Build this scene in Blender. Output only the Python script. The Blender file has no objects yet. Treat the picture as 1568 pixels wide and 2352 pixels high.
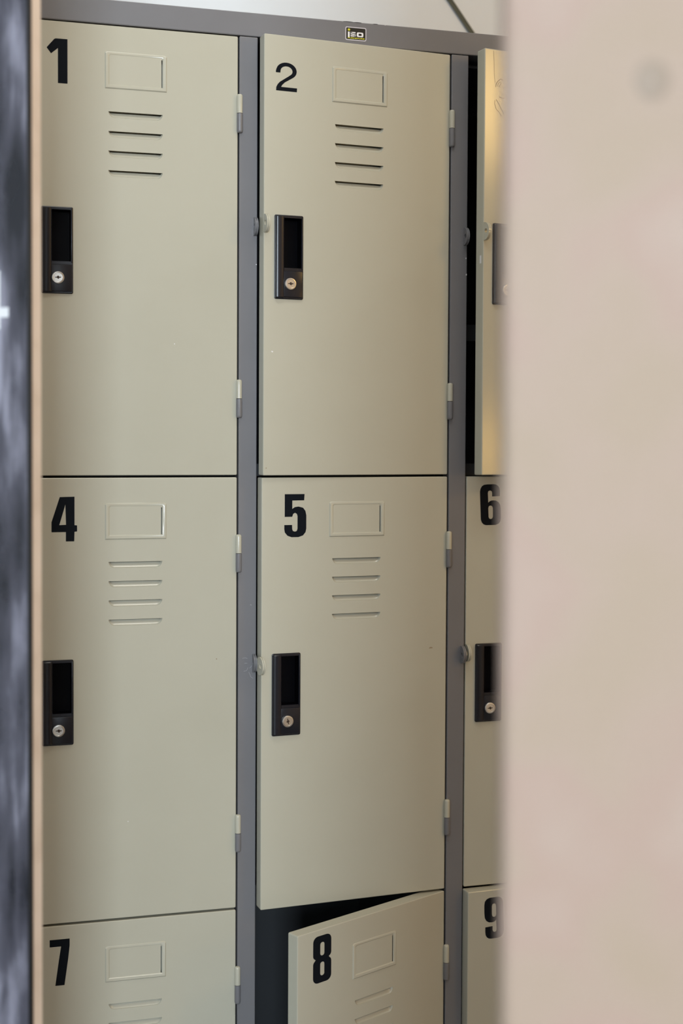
import bpy, bmesh, math, random
from mathutils import Vector, Matrix
from mathutils.geometry import tessellate_polygon
random.seed(4)
SC = bpy.context.scene
COL = SC.collection
Z0 = 1.845                      # height of the top of the door openings above the floor

# ---------------------------------------------------------------- camera
cam = bpy.data.cameras.new('camera')
cam.sensor_fit = 'VERTICAL'; cam.sensor_height = 36.0; cam.sensor_width = 24.0
cam.lens = 3123.3 / 2352 * 36.0
cam.shift_x = 42.2 / 2352; cam.shift_y = -75.6 / 2352
cam.clip_start = 0.02
cam.dof.use_dof = True
cam.dof.focus_distance = 1.86
cam.dof.aperture_fstop = 3.6
camo = bpy.data.objects.new('camera', cam); COL.objects.link(camo)
rgt = Vector((0.96244163, -0.27145302, 0.00440015))
dwn = Vector((-0.00382051, -0.02974803, -0.99955013))
fwd = Vector((0.2714618, 0.96199185, -0.02966783))
m = Matrix((( rgt.x, -dwn.x, -fwd.x), (rgt.y, -dwn.y, -fwd.y), (rgt.z, -dwn.z, -fwd.z))).to_4x4()
m.translation = Vector((-0.3912, -1.8097, -0.5426 + Z0))
camo.matrix_world = m
SC.camera = camo

# ---------------------------------------------------------------- world, lights, exposure
w = bpy.data.worlds.new('world'); SC.world = w; w.use_nodes = True
w.node_tree.nodes['Background'].inputs[0].default_value = (0.75, 0.85, 1.0, 1)
w.node_tree.nodes['Background'].inputs[1].default_value = 0.3
SC.view_settings.view_transform = 'Standard'
SC.view_settings.look = 'None'
SC.view_settings.gamma = 1.0
SC.view_settings.use_curve_mapping = False
SC.view_settings.exposure = 0.0

def area(name, loc, target, sx, sy, power, color):
    l = bpy.data.lights.new(name, 'AREA'); l.shape = 'RECTANGLE'
    l.size = sx; l.size_y = sy; l.energy = power; l.color = color
    o = bpy.data.objects.new(name, l); COL.objects.link(o)
    o.location = loc
    d = Vector(target) - Vector(loc)
    o.rotation_euler = d.to_track_quat('-Z', 'Y').to_euler()
    return o
# daylight through the tall window behind the camera, the ceiling lamp, and the warm bulb by the right wall
area('window_daylight', (-1.32, -6.2, 2.05), (0.0, 0.0, 1.2), 0.95, 1.3, 228, (0.79, 0.90, 1.0))
area('ceiling_lamp', (0.05, -0.90, 2.98), (0.05, -0.5, 0.0), 1.1, 0.3, 10, (1.0, 0.96, 0.88))
area('warm_bulb', (1.50, -1.36, 2.20), (0.3, 0.0, 1.8), 0.20, 0.30, 4.6, (1.0, 0.62, 0.19))
area('added_low_glare', (1.50, -1.36, 1.27), (0.3, 0.0, 1.3), 0.18, 0.16, 1.5, (1.0, 0.58, 0.13))  # added unseen warm source for the lower glare on the top right door

# ---------------------------------------------------------------- materials
def mat(name, col, rough=0.5, metal=0.0, spec=0.5, coat=0.0):
    M = bpy.data.materials.new(name); M.use_nodes = True
    b = M.node_tree.nodes['Principled BSDF']
    b.inputs['Base Color'].default_value = (*col, 1)
    b.inputs['Roughness'].default_value = rough
    b.inputs['Metallic'].default_value = metal
    b.inputs['Specular IOR Level'].default_value = spec
    b.inputs['Coat Weight'].default_value = coat
    return M
def nodes(M): return M.node_tree.nodes, M.node_tree.links, M.node_tree.nodes['Principled BSDF']
def noise_col(M, stops, scale=(1,1,1), nscale=5.0, detail=4.0, coord='Object'):
    n, l, b = nodes(M)
    tc = n.new('ShaderNodeTexCoord'); mp = n.new('ShaderNodeMapping'); mp.inputs['Scale'].default_value = scale
    ns = n.new('ShaderNodeTexNoise'); ns.inputs['Scale'].default_value = nscale; ns.inputs['Detail'].default_value = detail
    cr = n.new('ShaderNodeValToRGB')
    l.new(tc.outputs[coord], mp.inputs[0]); l.new(mp.outputs[0], ns.inputs['Vector']); l.new(ns.outputs[0], cr.inputs[0])
    e = cr.color_ramp.elements
    e[0].position, e[0].color = stops[0][0], (*stops[0][1], 1)
    e[1].position, e[1].color = stops[-1][0], (*stops[-1][1], 1)
    for p_, c_ in stops[1:-1]:
        x = e.new(p_); x.color = (*c_, 1)
    l.new(cr.outputs[0], b.inputs['Base Color'])
    return mp, ns, cr
def noise_bump(M, nscale, dist, strength=1.0, scale=(1,1,1), prev=None, detail=2.0):
    n, l, b = nodes(M)
    tc = n.new('ShaderNodeTexCoord'); mp = n.new('ShaderNodeMapping'); mp.inputs['Scale'].default_value = scale
    ns = n.new('ShaderNodeTexNoise'); ns.inputs['Scale'].default_value = nscale; ns.inputs['Detail'].default_value = detail
    bp = n.new('ShaderNodeBump'); bp.inputs['Distance'].default_value = dist; bp.inputs['Strength'].default_value = strength
    l.new(tc.outputs['Object'], mp.inputs[0]); l.new(mp.outputs[0], ns.inputs['Vector']); l.new(ns.outputs[0], bp.inputs['Height'])
    if prev: l.new(prev.outputs[0], bp.inputs['Normal'])
    l.new(bp.outputs[0], b.inputs['Normal'])
    return bp

BEIGE = (0.490, 0.480, 0.392)
M_DOOR = mat('beige_enamel', BEIGE, 0.2)
noise_col(M_DOOR, [(0.28, (0.470, 0.459, 0.372)), (0.5, BEIGE), (0.75, (0.502, 0.492, 0.405))], nscale=4.0)
b0 = noise_bump(M_DOOR, 3.2, 0.0010, scale=(1, 1, 0.6))
noise_bump(M_DOOR, 900, 0.00002, prev=b0)
M_DOOR_SIDE = mat('beige_enamel_fold', (0.48, 0.458, 0.365), 0.4)
M_GREY = mat('grey_enamel', (0.155, 0.155, 0.158), 0.36)
noise_col(M_GREY, [(0.3, (0.168, 0.168, 0.177)), (0.7, (0.184, 0.184, 0.195))], nscale=9.0)
noise_bump(M_GREY, 5, 0.0012, scale=(1, 1, 0.5))
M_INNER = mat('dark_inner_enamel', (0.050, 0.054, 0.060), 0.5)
M_BLACK = mat('black_plastic', (0.006, 0.007, 0.012), 0.29, spec=0.45)
noise_bump(M_BLACK, 700, 0.00004)
M_POCKET_SHADE = mat('black_plastic_shaded', (0.002, 0.002, 0.003), 0.4, spec=0.05)  # same plastic darkened, the recess shade put into the colour
M_NUM = mat('black_vinyl', (0.006, 0.008, 0.012), 0.5, spec=0.06)
M_STEEL = mat('lock_steel', (0.72, 0.70, 0.65), 0.28, metal=1.0)
M_DARKHOLE = mat('key_slot', (0.03, 0.015, 0.008), 0.6)
M_WHITE = mat('white_vinyl', (0.85, 0.85, 0.86), 0.5)
M_YELLOW = mat('yellow_print', (0.72, 0.70, 0.03), 0.5)
M_BADGE = mat('badge_black', (0.010, 0.009, 0.005), 0.4)
M_BADGE_RIM = mat('badge_rim', (0.62, 0.60, 0.66), 0.4)
M_CHIP = mat('bare_metal_chip', (0.75, 0.75, 0.76), 0.4)
M_MARK = mat('scuff_mark', (0.30, 0.24, 0.16), 0.5)
M_CABLE = mat('grey_green_cable', (0.12, 0.125, 0.09), 0.45)
M_WALL = mat('white_wall', (0.80, 0.81, 0.81), 0.85)
noise_col(M_WALL, [(0.3, (0.80, 0.84, 0.865)), (0.7, (0.84, 0.875, 0.90))], nscale=3.0)
M_WOODWALL = mat('ochre_wall', (0.62, 0.42, 0.22), 0.7)
noise_col(M_WOODWALL, [(0.3, (0.42, 0.25, 0.13)), (0.7, (0.50, 0.31, 0.17))], scale=(2, 2, 0.2), nscale=4)
M_FLOOR = mat('floor_tile_grey', (0.35, 0.34, 0.32), 0.5)
noise_col(M_FLOOR, [(0.3, (0.18, 0.17, 0.16)), (0.7, (0.22, 0.21, 0.20))], nscale=6)
M_CEIL = mat('ceiling_white', (0.80, 0.80, 0.79), 0.9)
noise_col(M_CEIL, [(0.3, (0.78, 0.78, 0.77)), (0.7, (0.82, 0.82, 0.81))], nscale=2)
BOARD_OFF = 2.8  # shifts the painted-in reflection bands along the board
# painted black board: streaky varnish, its reflections painted into the base colour
M_BOARD = mat('black_paint_reflections', (0.02, 0.02, 0.024), 0.3, coat=0.3)
mp_, ns_, cr_ = noise_col(M_BOARD, [(0.41, (0.010, 0.011, 0.017)), (0.51, (0.082, 0.079, 0.102)), (0.60, (0.36, 0.35, 0.42))], scale=(1.0, 1.0, 0.09), nscale=38, detail=6)
n_, l_, b_ = nodes(M_BOARD)
ns2 = n_.new('ShaderNodeTexNoise'); ns2.inputs['Scale'].default_value = 3.4; ns2.inputs['Detail'].default_value = 5
tc2 = n_.new('ShaderNodeTexCoord'); mp2 = n_.new('ShaderNodeMapping'); mp2.inputs['Scale'].default_value = (4, 4, 1.6); mp2.inputs['Location'].default_value = (0, 0, BOARD_OFF)
l_.new(tc2.outputs['Object'], mp2.inputs[0]); l_.new(mp2.outputs[0], ns2.inputs['Vector'])
mx = n_.new('ShaderNodeMix'); mx.data_type = 'FLOAT'; mx.inputs['Factor'].default_value = 0.55
l_.new(ns_.outputs[0], mx.inputs['A']); l_.new(ns2.outputs[0], mx.inputs['B']); l_.new(mx.outputs['Result'], cr_.inputs[0])
rr = n_.new('ShaderNodeMapRange'); rr.inputs['From Min'].default_value = 0.35; rr.inputs['From Max'].default_value = 0.65
rr.inputs['To Min'].default_value = 0.22; rr.inputs['To Max'].default_value = 0.5
l_.new(ns2.outputs[0], rr.inputs['Value']); l_.new(rr.outputs[0], b_.inputs['Roughness'])
noise_bump(M_BOARD, 60, 0.0006, scale=(1, 1, 0.06))
M_EDGE = mat('raw_board_edge', (0.74, 0.60, 0.47), 0.75)
noise_col(M_EDGE, [(0.3, (0.66, 0.54, 0.43)), (0.5, (0.78, 0.655, 0.54)), (0.75, (0.83, 0.71, 0.60))], nscale=14, detail=5)
M_DARKEDGE = mat('board_black_arris', (0.008, 0.007, 0.007), 0.4)
M_PALE = mat('pale_panel_paint', (0.60, 0.49, 0.42), 0.6)
noise_col(M_PALE, [(0.34, (0.440, 0.330, 0.240)), (0.46, (0.455, 0.336, 0.256)), (0.53, (0.460, 0.325, 0.255)), (0.66, (0.485, 0.362, 0.290))], nscale=11, detail=2)

# ---------------------------------------------------------------- mesh helpers
def finish(name, bm, material, parent=None, smooth=None, loc=None):
    me = bpy.data.meshes.new(name)
    bmesh.ops.remove_doubles(bm, verts=bm.verts, dist=1e-6)
    bmesh.ops.recalc_face_normals(bm, faces=bm.faces)
    bm.to_mesh(me); bm.free()
    for mm in (material if isinstance(material, (list, tuple)) else [material]): me.materials.append(mm)
    if smooth is not None:
        me.polygons.foreach_set('use_smooth', [True] * len(me.polygons))
        me.set_sharp_from_angle(angle=math.radians(smooth))
    o = bpy.data.objects.new(name, me); COL.objects.link(o)
    if parent: o.parent = parent
    if loc: o.location = loc
    return o
def box(bm, a, b, mi=0):
    vs = [bm.verts.new((x, y, z)) for x in (a[0], b[0]) for y in (a[1], b[1]) for z in (a[2], b[2])]
    fs = []
    for q in ((0,1,3,2),(4,6,7,5),(0,4,5,1),(2,3,7,6),(0,2,6,4),(1,5,7,3)):
        f = bm.faces.new([vs[i] for i in q]); f.material_index = mi; fs.append(f)
    return vs, fs
def bevel_all(bm, w_, seg=2):
    bmesh.ops.bevel(bm, geom=list(bm.edges), offset=w_, segments=seg, affect='EDGES', profile=0.5, clamp_overlap=True)
def bbox_obj(name, a, b, material, parent=None, bev=0.0, seg=2):
    bm = bmesh.new(); box(bm, a, b)
    if bev: bevel_all(bm, bev, seg)
    return finish(name, bm, material, parent, smooth=18 if bev else None)
def fill(bm, loops, y=0.0, mi=0):
    """flat face with holes in the XZ plane"""
    pts = [[Vector((x, z, 0)) for x, z in lp] for lp in loops]
    flat = [p for lp in pts for p in lp]
    vs = [bm.verts.new((p.x, y, p.y)) for p in flat]
    for t in tessellate_polygon(pts):
        try:
            f = bm.faces.new([vs[i] for i in t]); f.material_index = mi
        except ValueError: pass
    out, k = [], 0
    for lp in loops:
        out.append(vs[k:k + len(lp)]); k += len(lp)
    return out
def bridge(bm, A, B, closed=True, mi=0):
    n = len(A)
    for i in range(n if closed else n - 1):
        j = (i + 1) % n
        try:
            f = bm.faces.new([A[i], A[j], B[j], B[i]]); f.material_index = mi
        except ValueError: pass
def rect(x0, z0, x1, z1): return [(x0, z0), (x1, z0), (x1, z1), (x0, z1)]
def rrect(x0, z0, x1, z1, r, n=5):
    out = []
    for cx, cz, a0 in ((x1 - r, z1 - r, 0), (x0 + r, z1 - r, 90), (x0 + r, z0 + r, 180), (x1 - r, z0 + r, 270)):
        for i in range(n + 1):
            a = math.radians(a0 + 90 * i / n); out.append((cx + r * math.cos(a), cz + r * math.sin(a)))
    return out
def ring(bm, pts, y): return [bm.verts.new((x, y, z)) for x, z in pts]
def extruded(bm, loops, y0, y1, mi=0):
    A = fill(bm, loops, y0, mi); B = [ring(bm, lp, y1) for lp in loops]
    for a, b in zip(A, B): bridge(bm, a, b, mi=mi)
def empty(name, loc=(0, 0, 0)):
    o = bpy.data.objects.new(name, None); COL.objects.link(o); o.location = loc; o.empty_display_size = .05
    return o
def tag(o, label=None, cat=None, group=None, kind=None):
    if label: o['label'] = label
    if cat: o['category'] = cat
    if group: o['group'] = group
    if kind: o['kind'] = kind
    return o
MM = 0.001

# ---------------------------------------------------------------- the room
ROOM = dict(x0=-3.0, x1=1.75, y0=-6.4, y1=0.50, z1=3.05)
def wallbox(name, a, b, m_): return tag(bbox_obj(name, a, b, m_), kind='structure')
x0, x1, y0, y1, z1 = (ROOM[k] for k in ('x0', 'x1', 'y0', 'y1', 'z1'))
wallbox('floor', (x0 - .1, y0 - .1, -0.1), (x1 + .1, y1 + .1, 0), M_FLOOR)
wallbox('ceiling', (x0 - .1, y0 - .1, z1), (x1 + .1, y1 + .1, z1 + .1), M_CEIL)
wallbox('wall_back', (x0 - .1, y1, 0), (x1 + .1, y1 + .1, z1), M_WALL)
wallbox('wall_front', (x0 - .1, y0 - .1, 0), (x1 + .1, y0, z1), M_WALL)
wallbox('wall_left', (x0 - .1, y0, 0), (x0, y1, z1), M_WALL)
wallbox('wall_right', (x1, y0, 0), (x1 + .1, y1, z1), M_WOODWALL)

# ---------------------------------------------------------------- locker cabinet
P, WS, H, HT = 0.305, 0.0253, 0.594, 0.0317       # column pitch, stile width, row pitch, top rail height
G, T = 0.002, 0.0185                              # gap, door thickness
W = P - WS - 2 * G; DH = H - 2 * G * 0.75
DEPTH = 0.45
cab = empty('locker_cabinet', (0.165, 0.2, 0))
tag(cab, 'grey steel cabinet with nine beige numbered locker doors in three columns', 'lockers')
LEFT, RIGHT = -P, 2 * P + WS
def cpart(name, a, b, m_, bev=0.0):
    o = bbox_obj(name, a, b, m_, None, bev)
    o.parent = cab; o.matrix_parent_inverse = Matrix.Translation(-Vector(cab.location))
    return o
BOT = Z0 - 3 * H
cpart('top_rail', (LEFT, 0, Z0), (RIGHT, 0.03, Z0 + HT), M_GREY, 0.0012)
cpart('top_panel', (LEFT, 0.03, Z0 + HT - 0.004), (RIGHT, DEPTH, Z0 + HT - 0.0005), M_GREY)
for i in range(4):
    xs = LEFT + i * P
    cpart('stile', (xs, 0, BOT), (xs + WS, 0.025, Z0 - 0.0009), M_GREY, 0.0012)
for i, xs in enumerate((LEFT, RIGHT - 0.0015)):
    cpart('side_panel', (xs, 0.025, 0.02), (xs + 0.0015, DEPTH, Z0 + HT - 0.004), M_GREY)
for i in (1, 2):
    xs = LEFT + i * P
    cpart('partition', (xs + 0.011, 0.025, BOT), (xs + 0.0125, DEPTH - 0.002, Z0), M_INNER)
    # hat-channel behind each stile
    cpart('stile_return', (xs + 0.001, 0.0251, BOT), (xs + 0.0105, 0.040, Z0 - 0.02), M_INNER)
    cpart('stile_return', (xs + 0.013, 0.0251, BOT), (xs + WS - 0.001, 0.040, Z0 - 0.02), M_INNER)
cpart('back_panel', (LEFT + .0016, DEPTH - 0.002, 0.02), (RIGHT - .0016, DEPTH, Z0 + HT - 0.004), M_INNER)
cpart('base', (LEFT, 0.0, 0.0), (RIGHT, 0.028, BOT - 0.0005), M_GREY, 0.0012)
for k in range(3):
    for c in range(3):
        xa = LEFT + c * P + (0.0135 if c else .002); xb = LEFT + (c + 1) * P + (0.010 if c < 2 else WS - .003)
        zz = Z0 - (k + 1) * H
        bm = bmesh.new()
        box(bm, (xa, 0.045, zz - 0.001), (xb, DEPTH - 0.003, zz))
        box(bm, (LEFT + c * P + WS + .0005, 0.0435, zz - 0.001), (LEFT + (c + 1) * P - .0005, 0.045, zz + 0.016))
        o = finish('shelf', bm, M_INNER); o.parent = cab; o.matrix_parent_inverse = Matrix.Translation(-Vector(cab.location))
# small bracket shelf lip and hanging rod inside the top right locker
cpart('inner_ledge', (P + WS + .001, 0.062, Z0 - 0.398), (2 * P - .003, 0.066, Z0 - 0.374), M_INNER)
bm = bmesh.new()
bmesh.ops.create_cone(bm, cap_ends=True, segments=16, radius1=.003, radius2=.003, depth=P - .018,
                      matrix=Matrix.Translation((P + .0125 + (P - .015) / 2, 0.06, Z0 + 0.0015)) @ Matrix.Rotation(math.pi / 2, 4, 'Y'))
o = finish('hanging_rod', bm, M_GREY, smooth=40); o.parent = cab; o.matrix_parent_inverse = Matrix.Translation(-Vector(cab.location))

# ---- shared door pieces, in door space: x from the left edge (0..W), z downwards negative from the top edge, y = 0 the front face
VENT = [(102, 112), (102.4, 114.2), (103.8, 116.8), (106.0, 119.0), (108.5, 120.0), (138, 120.3), (167.5, 120.0), (170.0, 119.0), (172.2, 116.8), (173.6, 114.2), (174, 112)]
def vent_pts(k): return [(x * MM, -(z + 25.65 * k) * MM) for x, z in VENT]
PL = (97.5, 33.6, 179.3, 82.2)           # card holder
HD = (15.0, 240.0, 56.0, 353.0)          # handle
def door_sheet():
    bm = bmesh.new()
    r = 1.3 * MM
    outer = rrect(r, -DH + r, W - r, -r, 0.3 * MM, 2)
    holes = [vent_pts(k) for k in range(4)]
    holes.append(rect((PL[0] + 1) * MM, -(PL[3] - 1) * MM, (PL[2] - 1) * MM, -(PL[1] + 1) * MM))
    holes.append(rect((HD[0] + 2) * MM, -(HD[3] - 2) * MM, (HD[2] - 2) * MM, -(HD[1] + 2) * MM))
    rings = fill(bm, [outer] + holes, 0.0)
    prev = rings[0]
    for a in (22.5, 45, 67.5, 90):
        s, c = math.sin(math.radians(a)), math.cos(math.radians(a))
        e = r - r * s
        cur = ring(bm, rrect(e, -DH + e, W - e, -e, 0.3 * MM + r * s, 2), r - r * c)
        bridge(bm, prev, cur); prev = cur
    back = ring(bm, rrect(0, -DH, W, 0, 0.3 * MM + r, 2), T); bridge(bm, prev, back)
    bm.faces.new(back)
    for vp, k in zip(rings[1:5], range(4)):          # sheet thickness behind the slot's upper lip
        pts = vent_pts(k)
        lip = ring(bm, [pts[0], pts[-1]], 0.0009)
        try: bm.faces.new([vp[0], vp[-1], lip[1], lip[0]])
        except ValueError: pass
    me_o = finish('door', bm, M_DOOR, smooth=8)
    return me_o
def vent_mesh():
    bm = bmesh.new()
    pts = vent_pts(0); zt = -113.1 * MM; xm = 138 * MM; y_in = 5.6 * MM
    def inner(d, y, zlerp):
        out = []
        for x, z in pts:
            xx = x + d * MM * (1 if x < xm else -1) if abs(x - xm) > 5 * MM else x
            zz = z + (zt - z) * zlerp
            out.append((xx, zz))
        return ring(bm, out, y)
    A = ring(bm, pts, 0.0)
    B = inner(0.45, 1.2 * MM, 0.06); C_ = inner(1.1, 1.9 * MM, 0.16); D = inner(1.8, 3.2 * MM, 0.50); E_ = inner(2.4, y_in, 1.0)
    bridge(bm, A, B, False); bridge(bm, B, C_, False); bridge(bm, C_, D, False); bridge(bm, D, E_, False)
    return finish('vent_louver', bm, M_DOOR, smooth=28)
def plate_mesh():
    bm = bmesh.new()
    def rl(i, hb=None):
        x0_, z0_, x1_, z1_ = PL
        return rect((x0_ + i) * MM, -(z1_ - i) * MM, (x1_ - i) * MM, -(z0_ + i) * MM)
    # profile: inset mm, height mm (towards the viewer); the top bead (corners 2,3) is flatter
    prof = [(0.0, 0.0), (0.5, 0.75), (1.4, 1.25), (3.4, 1.25), (4.6, 0.9), (5.2, 0.25), (5.8, -0.15)]
    prev = None
    for ins, h in prof:
        x0_, z0_, x1_, z1_ = PL
        it = ins * 0.75
        pts = [((x0_ + ins) * MM, -(z1_ - ins) * MM, h), ((x1_ - ins) * MM, -(z1_ - ins) * MM, h),
               ((x1_ - ins) * MM, -(z0_ + it + 2.0) * MM, h), ((x1_ - ins - 2.0) * MM, -(z0_ + it) * MM, h * 0.35),
               ((x0_ + ins + 2.0) * MM, -(z0_ + it) * MM, h * 0.35), ((x0_ + ins) * MM, -(z0_ + it + 2.0) * MM, h)]
        cur = [bm.verts.new((x, -hh * MM, z)) for x, z, hh in pts]
        if prev: bridge(bm, prev, cur)
        prev = cur
    # inner field stops short of the right bead, leaving the card slot
    x0_, z0_, x1_, z1_ = PL
    f = [(x0_ + 5.8, z1_ - 5.8), (x1_ - 7.2, z1_ - 5.8), (x1_ - 7.2, z0_ + 6.5), (x1_ - 7.8, z0_ + 4.3), (x0_ + 7.8, z0_ + 4.3), (x0_ + 5.8, z0_ + 6.3)]
    bm.faces.new([bm.verts.new((x * MM, 0.15 * MM, -z * MM)) for x, z in f])
    g = [(x1_ - 7.8, z0_ + 4.3), (x1_ - 5.8, z0_ + 4.3), (x1_ - 5.8, z0_ + 6.5), (x1_ - 7.2, z0_ + 6.5)]
    bm.faces.new([bm.verts.new((x * MM, 0.15 * MM, -z * MM)) for x, z in g])
    return finish('card_holder', bm, M_DOOR, smooth=28)
def handle_meshes():
    bm = bmesh.new()
    x0_, z0_, x1_, z1_ = [v * MM for v in HD]
    y = -2.2 * MM
    rx0, rz0, rx1, rz1 = 28.3 * MM, 243.8 * MM, 53.2 * MM, 311 * MM
    outer = rrect(x0_ + 1 * MM, -z1_ + 1 * MM, x1_ - 1 * MM, -z0_ - 1 * MM, 1.6 * MM, 4)
    hole = rrect(rx0, -rz1, rx1, -rz0, 0.8 * MM, 3)
    A = fill(bm, [outer, hole], y)
    o2 = ring(bm, rrect(x0_ + .3 * MM, -z1_ + .3 * MM, x1_ - .3 * MM, -z0_ - .3 * MM, 2.0 * MM, 4), y + .3 * MM)
    o3 = ring(bm, rrect(x0_, -z1_, x1_, -z0_, 2.2 * MM, 4), y + 1.0 * MM)
    o4 = ring(bm, rrect(x0_, -z1_, x1_, -z0_, 2.2 * MM, 4), 0.1 * MM)
    bridge(bm, A[0], o2); bridge(bm, o2, o3); bridge(bm, o3, o4)
    h2 = ring(bm, rrect(rx0 + .2 * MM, -rz1 + .2 * MM, rx1 - .2 * MM, -rz0 - .2 * MM, .7 * MM, 3), y + .8 * MM)
    h3 = ring(bm, rrect(rx0 + .5 * MM, -rz1 + .5 * MM, rx1 - .5 * MM, -rz0 - .5 * MM, .6 * MM, 3), 14 * MM)
    bridge(bm, A[1], h2); bridge(bm, h2, h3, mi=1)
    f = bm.faces.new(h3); f.material_index = 1
    # raised rounded grip ridge down the left side
    n = 10; L, Rr = x0_ + .9 * MM, rx0 - .3 * MM
    prof = []
    for i in range(n + 1):
        a = math.pi * i / n
        prof.append(((L + Rr) / 2 - (Rr - L) / 2 * math.cos(a), y - 3.4 * MM * math.sin(a) ** 0.55 if 0 < i < n else y + .1 * MM))
    tops = [(-z0_ - 1.2 * MM, 0.0), (-z0_ - 1.6 * MM, 0.75), (-z0_ - 2.6 * MM, 1.0), (-z1_ + 2.6 * MM, 1.0), (-z1_ + 1.6 * MM, 0.75), (-z1_ + 1.2 * MM, 0.0)]
    prev = None
    for zt, k in tops:
        cur = [bm.verts.new((x, y + .1 * MM + (yy - y - .1 * MM) * k, zt)) for x, yy in prof]
        if prev: bridge(bm, prev, cur, False)
        prev = cur
    # lock block below the pocket
    vs, fs = box(bm, (27 * MM, y - 2.0 * MM, -350.5 * MM), (54.3 * MM, y + .05 * MM, -315 * MM))
    es = {e for f_ in fs for e in f_.edges}
    bmesh.ops.bevel(bm, geom=list(es), offset=1.0 * MM, segments=3, affect='EDGES', profile=.5)
    # frame rim on the pocket's right side and bottom
    vs, fs = box(bm, (rx1 + .1 * MM, y - 1.3 * MM, -312.5 * MM), (x1_ - .9 * MM, y + .05 * MM, -242 * MM))
    es = {e for f_ in fs for e in f_.edges}
    bmesh.ops.bevel(bm, geom=list(es), offset=.6 * MM, segments=3, affect='EDGES', profile=.5)
    hnd = finish('handle', bm, [M_BLACK, M_POCKET_SHADE], smooth=20)
    # lock cylinder
    bm = bmesh.new()
    cx, cz = 36.2 * MM, -332.6 * MM
    rings_ = []
    def circ(r, yy, n=36): return [bm.verts.new((cx + r * MM * math.cos(2 * math.pi * i / n), yy * MM, cz + r * MM * math.sin(2 * math.pi * i / n))) for i in range(n)]
    seq = [circ(8.0, -4.2), circ(8.0, -7.0), circ(7.5, -7.6), circ(6.1, -7.8), circ(5.8, -7.3), circ(5.4, -7.3)]
    for a, b in zip(seq, seq[1:]): bridge(bm, a, b)
    bm.faces.new(seq[-1])
    cyl = finish('lock_cylinder', bm, M_STEEL, smooth=30)
    bm = bmesh.new()
    slot = [(-4.2, .5), (-1.6, .7), (-1.2, 1.9), (.9, 2.0), (1.4, .8), (3.9, .9), (3.4, -.6), (1.5, -.5), (.9, -2.3), (-.9, -1.6), (-1.5, -.6), (-3.9, -.5)]
    extruded(bm, [[(cx + a * MM, cz + b * MM) for a, b in slot]], -7.42 * MM, -7.25 * MM)
    ks = finish('keyhole', bm, M_DARKHOLE)
    return hnd, cyl, ks
def knuckle_pair():
    """hinge: beige upper barrel and grey lower barrel with rounded ends, in door space, at x = W + gap"""
    out = []
    for nm, z0_, z1_, m_, rr_, cap in (('hinge_barrel', 0.0, -25.6, M_DOOR, 4.0, 1), ('hinge_socket', -26.2, -52.0, M_GREY, 4.15, -1)):
        bm = bmesh.new(); n = 20
        prof = [(rr_, z1_ if cap == 1 else z0_)]
        if cap == 1:
            prof += [(rr_, z0_ - 3.0), (rr_ * .92, z0_ - 1.4), (rr_ * .7, z0_ - .4), (rr_ * .35, z0_)]
        else:
            prof += [(rr_, z1_ + 3.0), (rr_ * .92, z1_ + 1.4), (rr_ * .7, z1_ + .4), (rr_ * .35, z1_)]
        rg = [[bm.verts.new((r_ * MM * math.cos(2 * math.pi * i / n), r_ * MM * math.sin(2 * math.pi * i / n), z * MM)) for i in range(n)] for r_, z in prof]
        for a, b in zip(rg, rg[1:]): bridge(bm, a, b)
        bm.faces.new(rg[0]); bm.faces.new(rg[-1])
        o_ = finish(nm, bm, m_, smooth=50)
        out.append(o_)
    return out
def tab_mesh(name, m_, thick=4.2, bent=0.0):
    """padlock eye: a double steel disc standing out from the face, drilled"""
    bm = bmesh.new()
    R_, r_ = 12.4 * MM, 3.4 * MM
    n = 28
    o_ = [(R_ * math.cos(2 * math.pi * i / n), R_ * math.sin(2 * math.pi * i / n)) for i in range(n)]
    cy = -4.2 * MM
    i_ = [(cy + r_ * math.cos(2 * math.pi * i / n), r_ * math.sin(2 * math.pi * i / n)) for i in range(n)]
    layers = ((0, thick * .46), (thick * .54, thick))
    for a, b in layers:
        pts = [[Vector((y_, z_, 0)) for y_, z_ in o_], [Vector((y_, z_, 0)) for y_, z_ in i_]]
        tri = tessellate_polygon(pts)
        fl = o_ + i_
        def bend(y_): return bent * max(0.0, -y_) * 1.0
        va = [bm.verts.new((a * MM + bend(y_), y_, z_)) for y_, z_ in fl]; vb = [bm.verts.new((b * MM + bend(y_), y_, z_)) for y_, z_ in fl]
        for t in tri:
            bm.faces.new([va[i] for i in t]); bm.faces.new([vb[i] for i in t])
        bridge(bm, va[:n], vb[:n]); bridge(bm, va[n:], vb[n:])
    return finish(name, bm, m_, smooth=35)

# ---- numerals: outlines in a unit box (x right, y down)
def arcp(cx, cy, rx, ry, a0, a1, n=8):
    return [(cx + rx * math.cos(math.radians(a0 + (a1 - a0) * i / n)), cy + ry * math.sin(math.radians(a0 + (a1 - a0) * i / n))) for i in range(n + 1)]
def nrm(pts, x0_, x1_, y0_, y1_): return [((x - x0_) / (x1_ - x0_), (y - y0_) / (y1_ - y0_)) for x, y in pts]
def urr(x0_, y0_, x1_, y1_, rx, ry, n=6):
    return (arcp(x1_ - rx, y0_ + ry, rx, ry, -90, 0, n) + arcp(x1_ - rx, y1_ - ry, rx, ry, 0, 90, n) +
            arcp(x0_ + rx, y1_ - ry, rx, ry, 90, 180, n) + arcp(x0_ + rx, y0_ + ry, rx, ry, 180, 270, n))
D = {}
D['1'] = [[(0, .215), (.37, .012), (.45, 0), (1, 0), (1, 1), (.54, 1), (.54, .215), (.21, .345)]]
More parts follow.
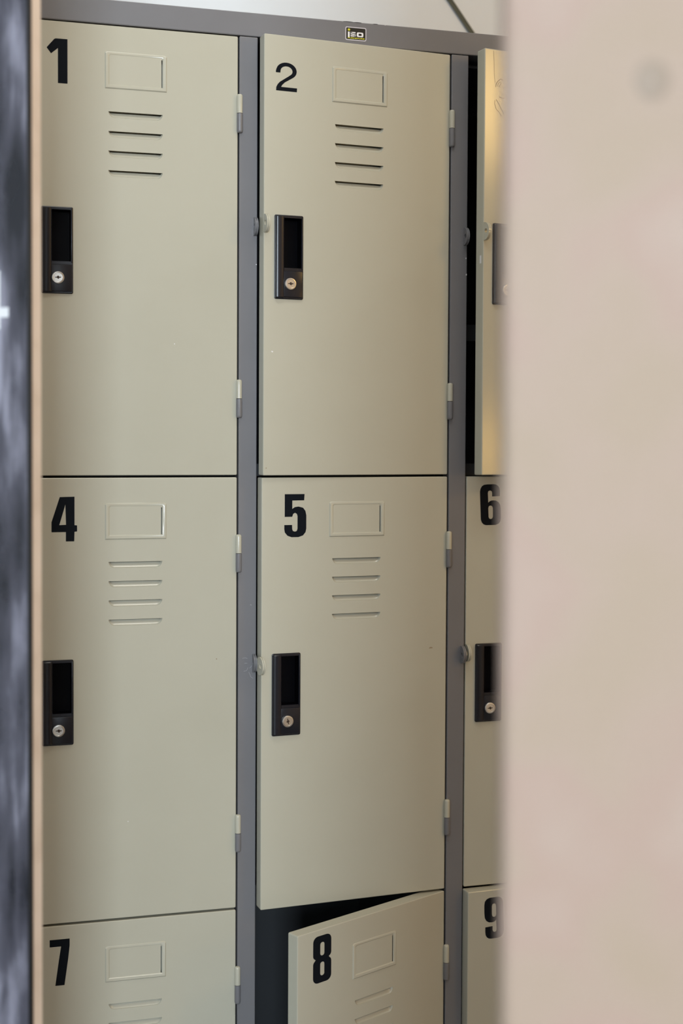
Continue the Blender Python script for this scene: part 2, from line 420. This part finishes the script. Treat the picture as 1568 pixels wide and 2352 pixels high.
two_o = ([(0.02, .37), (.02, .30)] + arcp(.50, .29, .46, .29, 180, 360, 14)[1:] + arcp(.46, .29, .50, .30, 5, 55, 6)[1:] +
         [(.42, .70), (.30, .80), (.26, .865), (.98, .865), (.97, 1.0), (.03, 1.0), (.04, .88), (.10, .78), (.20, .69), (.60, .47)])
two_i = arcp(.50, .30, .27, .17, 35, -180, 14) + [(.22, .37)]
D['2'] = [two_o + two_i]
D['4'] = [nrm([(168, 240), (265, 238), (265, 426), (282, 428), (282, 468), (265, 470), (263, 533), (208, 533), (208, 471), (114, 471), (114, 405)], 114, 282, 238, 533),
          nrm([(205, 290), (209, 423), (165, 425)], 114, 282, 238, 533)]
D['5'] = [nrm([(280,185),(388,185),(386,220),(321,221),(321,268),(335,258),(355,255),(380,262),(393,280),(398,305),(398,380),(394,400),(380,418),(355,427),(318,427),(295,418),(281,400),(278,382),(278,358),(320,358),(321,382),(325,392),(336,396),(346,392),(350,380),(350,308),(346,296),(336,290),(326,296),(321,312),(280,312)], 278, 398, 185, 427)]
six_o = nrm([(930,975),(938,930),(955,895),(985,872),(1030,864),(1130,862),(1165,868),(1195,888),(1215,922),(1222,970),(1222,1042),(1108,1048),(1108,992),(1100,968),(1075,957),(1052,968),(1045,992),(1052,1140),(1072,1120),(1095,1110),(1120,1106),(1165,1110),(1205,1135),(1230,1180),(1238,1250),(1240,1375),(1232,1425),(1205,1460),(1160,1478),(1020,1480),(985,1467),(960,1438),(946,1395)], 930, 1240, 862, 1480)
six_i = nrm([(1053,1222),(1062,1193),(1085,1184),(1110,1194),(1120,1222),(1122,1350),(1112,1378),(1090,1388),(1068,1380),(1058,1355)], 930, 1240, 862, 1480)
D['6'] = [six_o, six_i]
D['9'] = [[(1 - x, 1 - y) for x, y in six_o], [(1 - x, 1 - y) for x, y in six_i]]
D['7'] = [[(0, 0), (1, 0), (1, .15), (.93, .42), (.74, 1), (.28, 1), (.46, .45), (.57, .155), (.0, .155)]]
D['8'] = [arcp(.74, .12, .26, .12, -90, 0, 5) + [(1, .40)] + arcp(.82, .40, .18, .085, 0, 60, 3)[1:] + [(.86, .49)] + arcp(.82, .59, .18, .085, -60, 0, 3) +
          arcp(.74, .88, .26, .12, 0, 90, 5) + arcp(.26, .88, .26, .12, 90, 180, 5) + arcp(.18, .59, .18, .085, 180, 240, 3) + [(.14, .49)] +
          arcp(.18, .40, .18, .085, 120, 180, 3) + arcp(.26, .12, .26, .12, 180, 270, 5),
          urr(.39, .145, .62, .43, .115, .05), urr(.39, .565, .62, .855, .115, .05)]
def numeral(ch, u0, v0, u1, v1, parent, m_=M_NUM, skew=0.0):
    bm = bmesh.new()
    loops = [[((u0 + (u1 - u0) * x + skew * (0.5 - y) * (v1 - v0)) * MM, -(v0 + (v1 - v0) * y) * MM) for x, y in lp] for lp in D[ch]]
    extruded(bm, loops, -0.14 * MM, 0.0)
    o_ = finish('numeral', bm, m_, parent); o_['label'] = 'black numeral ' + ch
    return o_

proto_sheet = door_sheet(); proto_vent = vent_mesh(); proto_plate = plate_mesh()
proto_handle, proto_cyl, proto_key = handle_meshes()
proto_barrel, proto_socket = knuckle_pair()
protos = [proto_sheet, proto_vent, proto_plate, proto_handle, proto_cyl, proto_key, proto_barrel, proto_socket]
def clone(o_, parent, loc=(0, 0, 0), name=None):
    c = o_.copy(); COL.objects.link(c); c.parent = parent; c.location = loc
    if name: c.name = name
    return c
ANG = {2: .0915, 3: .1678, 5: .0717, 8: .4463, 9: .0595}
NUMBOX = {1: ('1', 22.4, 22.7, 49.1, 80.1, 0), 2: ('2', 15.8, 36.1, 47.3, 74.2, 0), 4: ('4', 27.7, 24.8, 60.9, 83.7, 0), 5: ('5', 32.3, 22.8, 63.9, 81.6, 0),
          6: ('6', 20.6, 11.2, 53.4, 70.0, 0), 7: ('7', 24.5, 18.0, 50.6, 79.8, 0), 8: ('8', 27.0, 8.5, 58.8, 71.0, 0), 9: ('9', 25.7, 11.0, 57.5, 70.8, 0)}
LAB = {1: 'closed beige door numbered 1 with worn left side', 2: 'beige door numbered 2 standing slightly ajar', 3: 'ajar beige door with dents and warm glare, half hidden',
       4: 'closed beige door numbered 4', 5: 'beige door numbered 5 slightly ajar with small chip', 6: 'closed beige door numbered 6, half hidden',
       7: 'closed beige door numbered 7', 8: 'beige door numbered 8 swung well open', 9: 'beige door numbered 9 standing slightly proud'}
doors = {}
for num in range(1, 10):
    c, r = (num - 1) % 3, (num - 1) // 3
    a = ANG.get(num, 0.0)
    hx = LEFT + (c + 1) * P - G
    d = proto_sheet.copy(); COL.objects.link(d)
    d['label'] = LAB[num]
    # hinge line at the right edge; door opens towards the viewer
    M_ = Matrix.Translation((hx, 0.0009, Z0 - r * H - G * .75)) @ Matrix.Rotation(a, 4, 'Z') @ Matrix.Translation((-W, 0, 0))
    d.parent = cab; d.matrix_parent_inverse = Matrix.Translation(-Vector(cab.location)); d.matrix_basis = M_
    for k in range(4): clone(proto_vent, d, (0, 0, -25.65 * k * MM))
    clone(proto_plate, d); clone(proto_handle, d); clone(proto_cyl, d)
    kh = clone(proto_key, d)
    if num in (5,):
        kh.matrix_basis = Matrix.Translation((36.2 * MM, 0, -332.6 * MM)) @ Matrix.Rotation(math.radians(80), 4, 'Y') @ Matrix.Translation((-36.2 * MM, 0, 332.6 * MM))
    if num in NUMBOX: numeral(*NUMBOX[num][:5], d)
    for zt in (-77.6, -461.4):
        hb = clone(proto_barrel, d, (W + G, -2.6 * MM, zt * MM))
        hs = clone(proto_socket, d, (W + G + 0.2 * MM, -2.6 * MM, zt * MM))
    doors[num] = d
for o_ in protos: bpy.data.objects.remove(o_)
# padlock eyes
tabd = tab_mesh('padlock_eye', M_DOOR)
tabb = tab_mesh('padlock_eye', M_DOOR, bent=0.12)
for num in (1, 2, 3, 4, 6, 7, 8, 9):
    clone(tabd, doors[num], (0.2 * MM, -1.5 * MM, -252.5 * MM))
clone(tabb, doors[5], (-3.6 * MM, -1.5 * MM, -255.5 * MM))
tabs = tab_mesh('padlock_eye', M_GREY)
for i in range(3):
    for r in range(3):
        t_ = tabs.copy(); COL.objects.link(t_)
        t_.parent = cab; t_.matrix_parent_inverse = Matrix.Translation(-Vector(cab.location))
        t_.location = (LEFT + i * P + WS - 5.6 * MM, -1.2 * MM, Z0 - r * H - (255.5 if r == 0 else 256) * MM)
for o_ in (tabd, tabb, tabs): bpy.data.objects.remove(o_)

# small marks: chips and scuffs built as thin flakes on their surfaces
def flake(parent, pts, y, m_, name='paint_chip'):
    bm = bmesh.new(); extruded(bm, [[(a * MM, b * MM) for a, b in pts]], (y - .12) * MM, y * MM)
    return finish(name, bm, m_, parent)
def blob(cx, cz, rx, rz, n=9, seed=1):
    rd = random.Random(seed)
    return [(cx + rx * (.7 + .5 * rd.random()) * math.cos(2 * math.pi * i / n), cz + rz * (.7 + .5 * rd.random()) * math.sin(2 * math.pi * i / n)) for i in range(n)]
flake(doors[5], blob(252, -243, 3.0, 1.1, seed=3), 0, M_MARK)
flake(doors[2], blob(12.5, -424, 1.6, .9, seed=4), 0, M_CHIP)
flake(doors[2], blob(4.5, -581, .9, .9, seed=8), 0, M_MARK)
flake(doors[4], blob(248, -247, .9, 1.0, seed=6), 0, M_MARK)
flake(doors[1], blob(190, -415, .8, .8, seed=7), 0, M_CHIP)
flake(doors[4], blob(128, -461, .6, .9, seed=9), 0, M_CHIP)
def stroke(parent, pts, wd, y, m_, name):
    """thin polyline ribbon with thickness in door space (mm)"""
    bm = bmesh.new(); L = []
    for i, (x, z) in enumerate(pts):
        a = pts[max(0, i - 1)]; b = pts[min(len(pts) - 1, i + 1)]
        dx, dz = b[0] - a[0], b[1] - a[1]; q = math.hypot(dx, dz) or 1
        L.append(((x - dz / q * wd / 2, z + dx / q * wd / 2), (x + dz / q * wd / 2, z - dx / q * wd / 2)))
    loop = [p_[0] for p_ in L] + [p_[1] for p_ in reversed(L)]
    extruded(bm, [[(a * MM, b * MM) for a, b in loop]], (y - .15) * MM, y * MM)
    return finish(name, bm, m_, parent)
# dents and scribbles on the half hidden top right door
stroke(doors[3], [(18, -52), (19, -47), (22, -43), (26, -40), (30, -41)], .9, 0, M_MARK, 'scratch')
stroke(doors[3], [(21, -51), (22, -47), (25, -44), (27, -46), (23, -51), (26, -51)], .7, 0, M_MARK, 'scratch')
stroke(doors[3], [(17, -70), (16.5, -75), (19, -82), (24, -86), (28, -91)], .7, 0, M_MARK, 'scratch')
stroke(doors[3], [(19, -69), (23, -74), (28, -82), (32, -88)], .7, 0, M_MARK, 'scratch')
stroke(doors[3], [(24, -65), (29, -66), (33, -66)], .9, 0, M_MARK, 'scratch')
stroke(doors[3], [(14, -2.5), (15, -16), (15.5, -33), (17, -46)], .45, 0, M_MARK, 'scratch')
def cstroke(pts, wd, m_, name='scratch'):
    o_ = stroke(None, pts, wd, 0, m_, name)
    o_.parent = cab; o_.matrix_parent_inverse = Matrix.Translation(-Vector(cab.location)); o_.location = (0, 0, Z0)
M_SCR = mat('pale_scratch', (0.36, 0.36, 0.37), 0.5)
for pts in ([(6, -843), (10, -842.5), (13, -843.5)], [(9, -850), (13, -850)], [(8, -861), (12, -860), (14, -856)], [(15, -862), (18, -869), (21, -871)], [(16, -857), (20, -853)]):
    cstroke(pts, .45, M_SCR)
cstroke(blob(17.5, -771, .8, 1.4, seed=5)[:5], .5, M_SCR)
cstroke([(23.3, -306), (24.4, -307)], 1.2, M_CHIP, 'paint_chip')
o_ = flake(None, [(322, -29), (325, -29), (325, -31), (322, -31)], 0, M_SCR)
bpy.data.objects.remove(o_)
for (x, z) in ((328.5, -286), (329.2, -309)):
    o_ = flake(None, blob(x, z, .8, 1.4, 7, seed=int(x * 3)), 0, M_CHIP); o_.location = (0, 0, Z0)
    o_.parent = cab; o_.matrix_parent_inverse = Matrix.Translation(-Vector(cab.location))
for (x, rx) in ((153, 7), (167, 6), (192, 4), (206, 1.2)):     # chipped paint on the rail's upper edge
    o_ = flake(None, blob(x, 31.2, rx, .5, 9, seed=x), 0, M_INNER if x != 206 else M_CHIP); o_.location = (0, 0, Z0)
    o_.parent = cab; o_.matrix_parent_inverse = Matrix.Translation(-Vector(cab.location))
# worn bright edge on door 3's side
o_ = bbox_obj('paint_chip', (-.15 * MM, 5 * MM, -296 * MM), (0.05 * MM, 9 * MM, -285 * MM), M_CHIP, doors[3])

# ---- maker's badge on the top rail
def cab_child(o_, loc=(0, 0, Z0)):
    o_.parent = cab; o_.matrix_parent_inverse = Matrix.Translation(-Vector(cab.location)); o_.location = loc
    return o_
BX0, BX1, BZ0, BZ1 = 148.4, 178.6, 6.3, 24.6
bm = bmesh.new(); extruded(bm, [[(x, z) for x, z in rrect(BX0 * MM, BZ0 * MM, BX1 * MM, BZ1 * MM, 2.2 * MM)]], -.16 * MM, 0)
badge = cab_child(finish('badge', bm, M_BADGE_RIM)); badge['label'] = 'small black and yellow maker badge with white rim'
def bchild(name, loops, y, m_):
    bm_ = bmesh.new()
    for lps in loops: extruded(bm_, lps, -y * MM, -.1 * MM)
    return finish(name, bm_, m_, badge)
bchild('badge_field', [[rrect((BX0 + 1.2) * MM, (BZ0 + 1.2) * MM, (BX1 - 1.2) * MM, (BZ1 - 1.2) * MM, 1.5 * MM)]], .22, M_BADGE)
cx, cz = 153.5, 20.6
star = [((cx + (2.6 if i % 2 == 0 else 1.05) * math.sin(math.pi * i / 5)) * MM, (cz + (2.6 if i % 2 == 0 else 1.05) * math.cos(math.pi * i / 5)) * MM) for i in range(10)]
bchild('star', [[star]], .27, M_YELLOW)
def R4(a, b, c_, d_, r=.2): return rrect(a * MM, b * MM, c_ * MM, d_ * MM, r * MM, 3)
def R4(a, b, c_, d_, r=.2): return rrect(a * MM, (11.5 + (b - 9.6) * .86) * MM, c_ * MM, (11.5 + (d_ - 9.6) * .86) * MM, r * MM, 3)
ltr = [[R4(152.0, 8.2, 154.6, 16.9)]]
# wide s: three bars and two links
ltr += [[R4(156.2, 15.1, 163.0, 16.9)], [R4(155.9, 12.3, 163.3, 14.0)], [R4(155.9, 9.6, 163.0, 11.3)], [R4(155.9, 13.2, 158.0, 16.6)], [R4(161.2, 10.0, 163.5, 13.4)]]
ltr += [[R4(164.9, 9.6, 174.2, 16.9, 1.6), R4(167.4, 11.5, 171.8, 15.1, .8)[::-1]]]
bchild('lettering', ltr, .27, M_WHITE)
fc = bpy.data.curves.new('lettering', 'FONT'); fc.body = 'FURNITURE'; fc.size = 3.0 * MM; fc.offset = 0.10 * MM; fc.extrude = .03 * MM
ft = bpy.data.objects.new('lettering', fc); COL.objects.link(ft)
bpy.context.view_layer.update()
me = bpy.data.meshes.new_from_object(ft); bpy.data.objects.remove(ft)
xs = [v.co.x for v in me.vertices]; s_ = (BX1 - BX0 - 6.2) * MM / (max(xs) - min(xs))
for v in me.vertices: v.co = Vector((BX0 * MM + 3.6 * MM + (v.co.x - min(xs)) * s_, -.25 * MM - v.co.z, 8.7 * MM + v.co.y * .72))
me.materials.append(M_YELLOW)
t_ = bpy.data.objects.new('lettering', me); COL.objects.link(t_); t_.parent = badge; t_['label'] = 'small yellow lettering'

# ---------------------------------------------------------------- cable on the wall behind
bm = bmesh.new()
A = Vector((0.4904, 0.496, 0.2445)) ; B = Vector((0.5318, 0.496, 0.190)); dv = (B - A).normalized()
pa, pb = A - dv * 0.95, B + dv * 0.14
n = 14
sd = Vector((0, 1, 0)); up = dv.cross(sd).normalized()
for off in (-0.0021, 0.0021):
    prev = None
    for k in range(13):
        c_ = pa.lerp(pb, k / 12) + up * off + Vector((0.0018 * math.sin(k * 1.3), 0, 0))
        cur = [bm.verts.new(c_ + (up * math.cos(2 * math.pi * i / n) + sd * math.sin(2 * math.pi * i / n)) * 0.0023) for i in range(n)]
        if prev: bridge(bm, prev, cur)
        else: bm.faces.new(cur)
        prev = cur
    bm.faces.new(prev)
cb = finish('cable', bm, M_CABLE, smooth=60); cb.location = (0, 0, Z0)
tag(cb, 'thin grey-green cable running diagonally down the white wall behind the lockers', 'cable')

# ---------------------------------------------------------------- left foreground: black painted board with raw edge
C1 = Vector((-0.3106, -0.5455, 0)); e_ = Vector((0.6015, 0.799, 0)); f_ = Vector((-0.799, 0.6015, 0))
TH = 0.0182; BW = 0.40; BH = 2.3
pb_ = empty('wooden_board', C1)
pb_.rotation_euler = (0, 0, math.atan2(e_.y, e_.x))       # local x = thickness direction, local y = width direction
tag(pb_, 'black-painted wooden board with pale raw edge and white number at the left', 'board')
def lbox(name, a, b, m_, bev=0.0, bm=None):
    return bbox_obj(name, a, b, m_, pb_, bev)
lbox('board', (-0.0010, 0.0006, 0), (TH - .0008, BW, BH), M_EDGE)
# painted face (local -x side), rounded black arris
lbox('painted_face', (-0.0022, 0.0, 0.0), (-0.0011, BW, BH), M_BOARD, 0.0)
bm = bmesh.new(); box(bm, (-0.0026, -0.0009, 0), (0.0012, 0.0030, BH)); bevel_all(bm, .0008)
o_ = finish('black_arris', bm, M_DARKEDGE, pb_, smooth=40)
bm = bmesh.new()
# white numeral 4: tip of its crossbar and stem at the frame's left border
z_t, z_b = Z0 - 0.3905, Z0 - 0.4436
hN = z_b - z_t
f4 = D['4'][0]; f4h = D['4'][1]
def n4(x, y):     # x across (0..1) maps to local y
    wN = 0.045
    right = 0.0225
    return (right + (1 - x) * wN, z_t + y * hN)
outer4 = [(0.30, 0), (.80, 0), (.80, .63), (1.0, .63), (1.0, .80), (.80, .80), (.80, 1.0), (.55, 1.0), (.55, .80), (0, .80), (0, .62)]
hole4 = [(.55, .25), (.55, .63), (.24, .63)]
lo = [[n4(*p_) for p_ in outer4], [n4(*p_) for p_ in hole4]]
pts3 = [[Vector((a, b, 0)) for a, b in l] for l in lo]
fl = [p_ for l in lo for p_ in l]
va = [bm.verts.new((-0.00245, a, b)) for a, b in fl]; vb = [bm.verts.new((-0.0022, a, b)) for a, b in fl]
for t in tessellate_polygon(pts3): bm.faces.new([va[i] for i in t])
k_ = len(lo[0]); bridge(bm, va[:k_], vb[:k_]); bridge(bm, va[k_:], vb[k_:])
o_ = finish('numeral', bm, M_WHITE, pb_); o_['label'] = 'white numeral on the black paint'

# ---------------------------------------------------------------- right foreground: pale panel, close to the lens
RP = Vector((-0.1436, -1.236, 0))
pp = empty('pale_panel', RP)
tag(pp, 'pale pinkish-beige panel, out of focus, filling the right foreground', 'panel')
ang = math.atan2(-0.27145, 0.96244) 
pp.rotation_euler = (0, 0, ang)
TILT = 0.0060
bm = bmesh.new(); vs, fs = box(bm, (0, 0, 0), (0.62, 0.02, 2.5))
for v in bm.verts: v.co.x += -(v.co.z - (Z0 - .5757)) * -TILT * 1.0 * -1
bevel_all(bm, 0.004, 3)
o_ = finish('board', bm, M_PALE, pp, smooth=10)
bm = bmesh.new()
bmesh.ops.create_uvsphere(bm, u_segments=20, v_segments=10, radius=0.0085, matrix=Matrix.Translation((0.0655, 0.0002, Z0 - 0.380)) @ Matrix.Diagonal((1, .12, 1.1, 1)))
finish('wood_knot', bm, mat('knot_brown', (0.37, 0.285, 0.215), 0.6), pp, smooth=60)
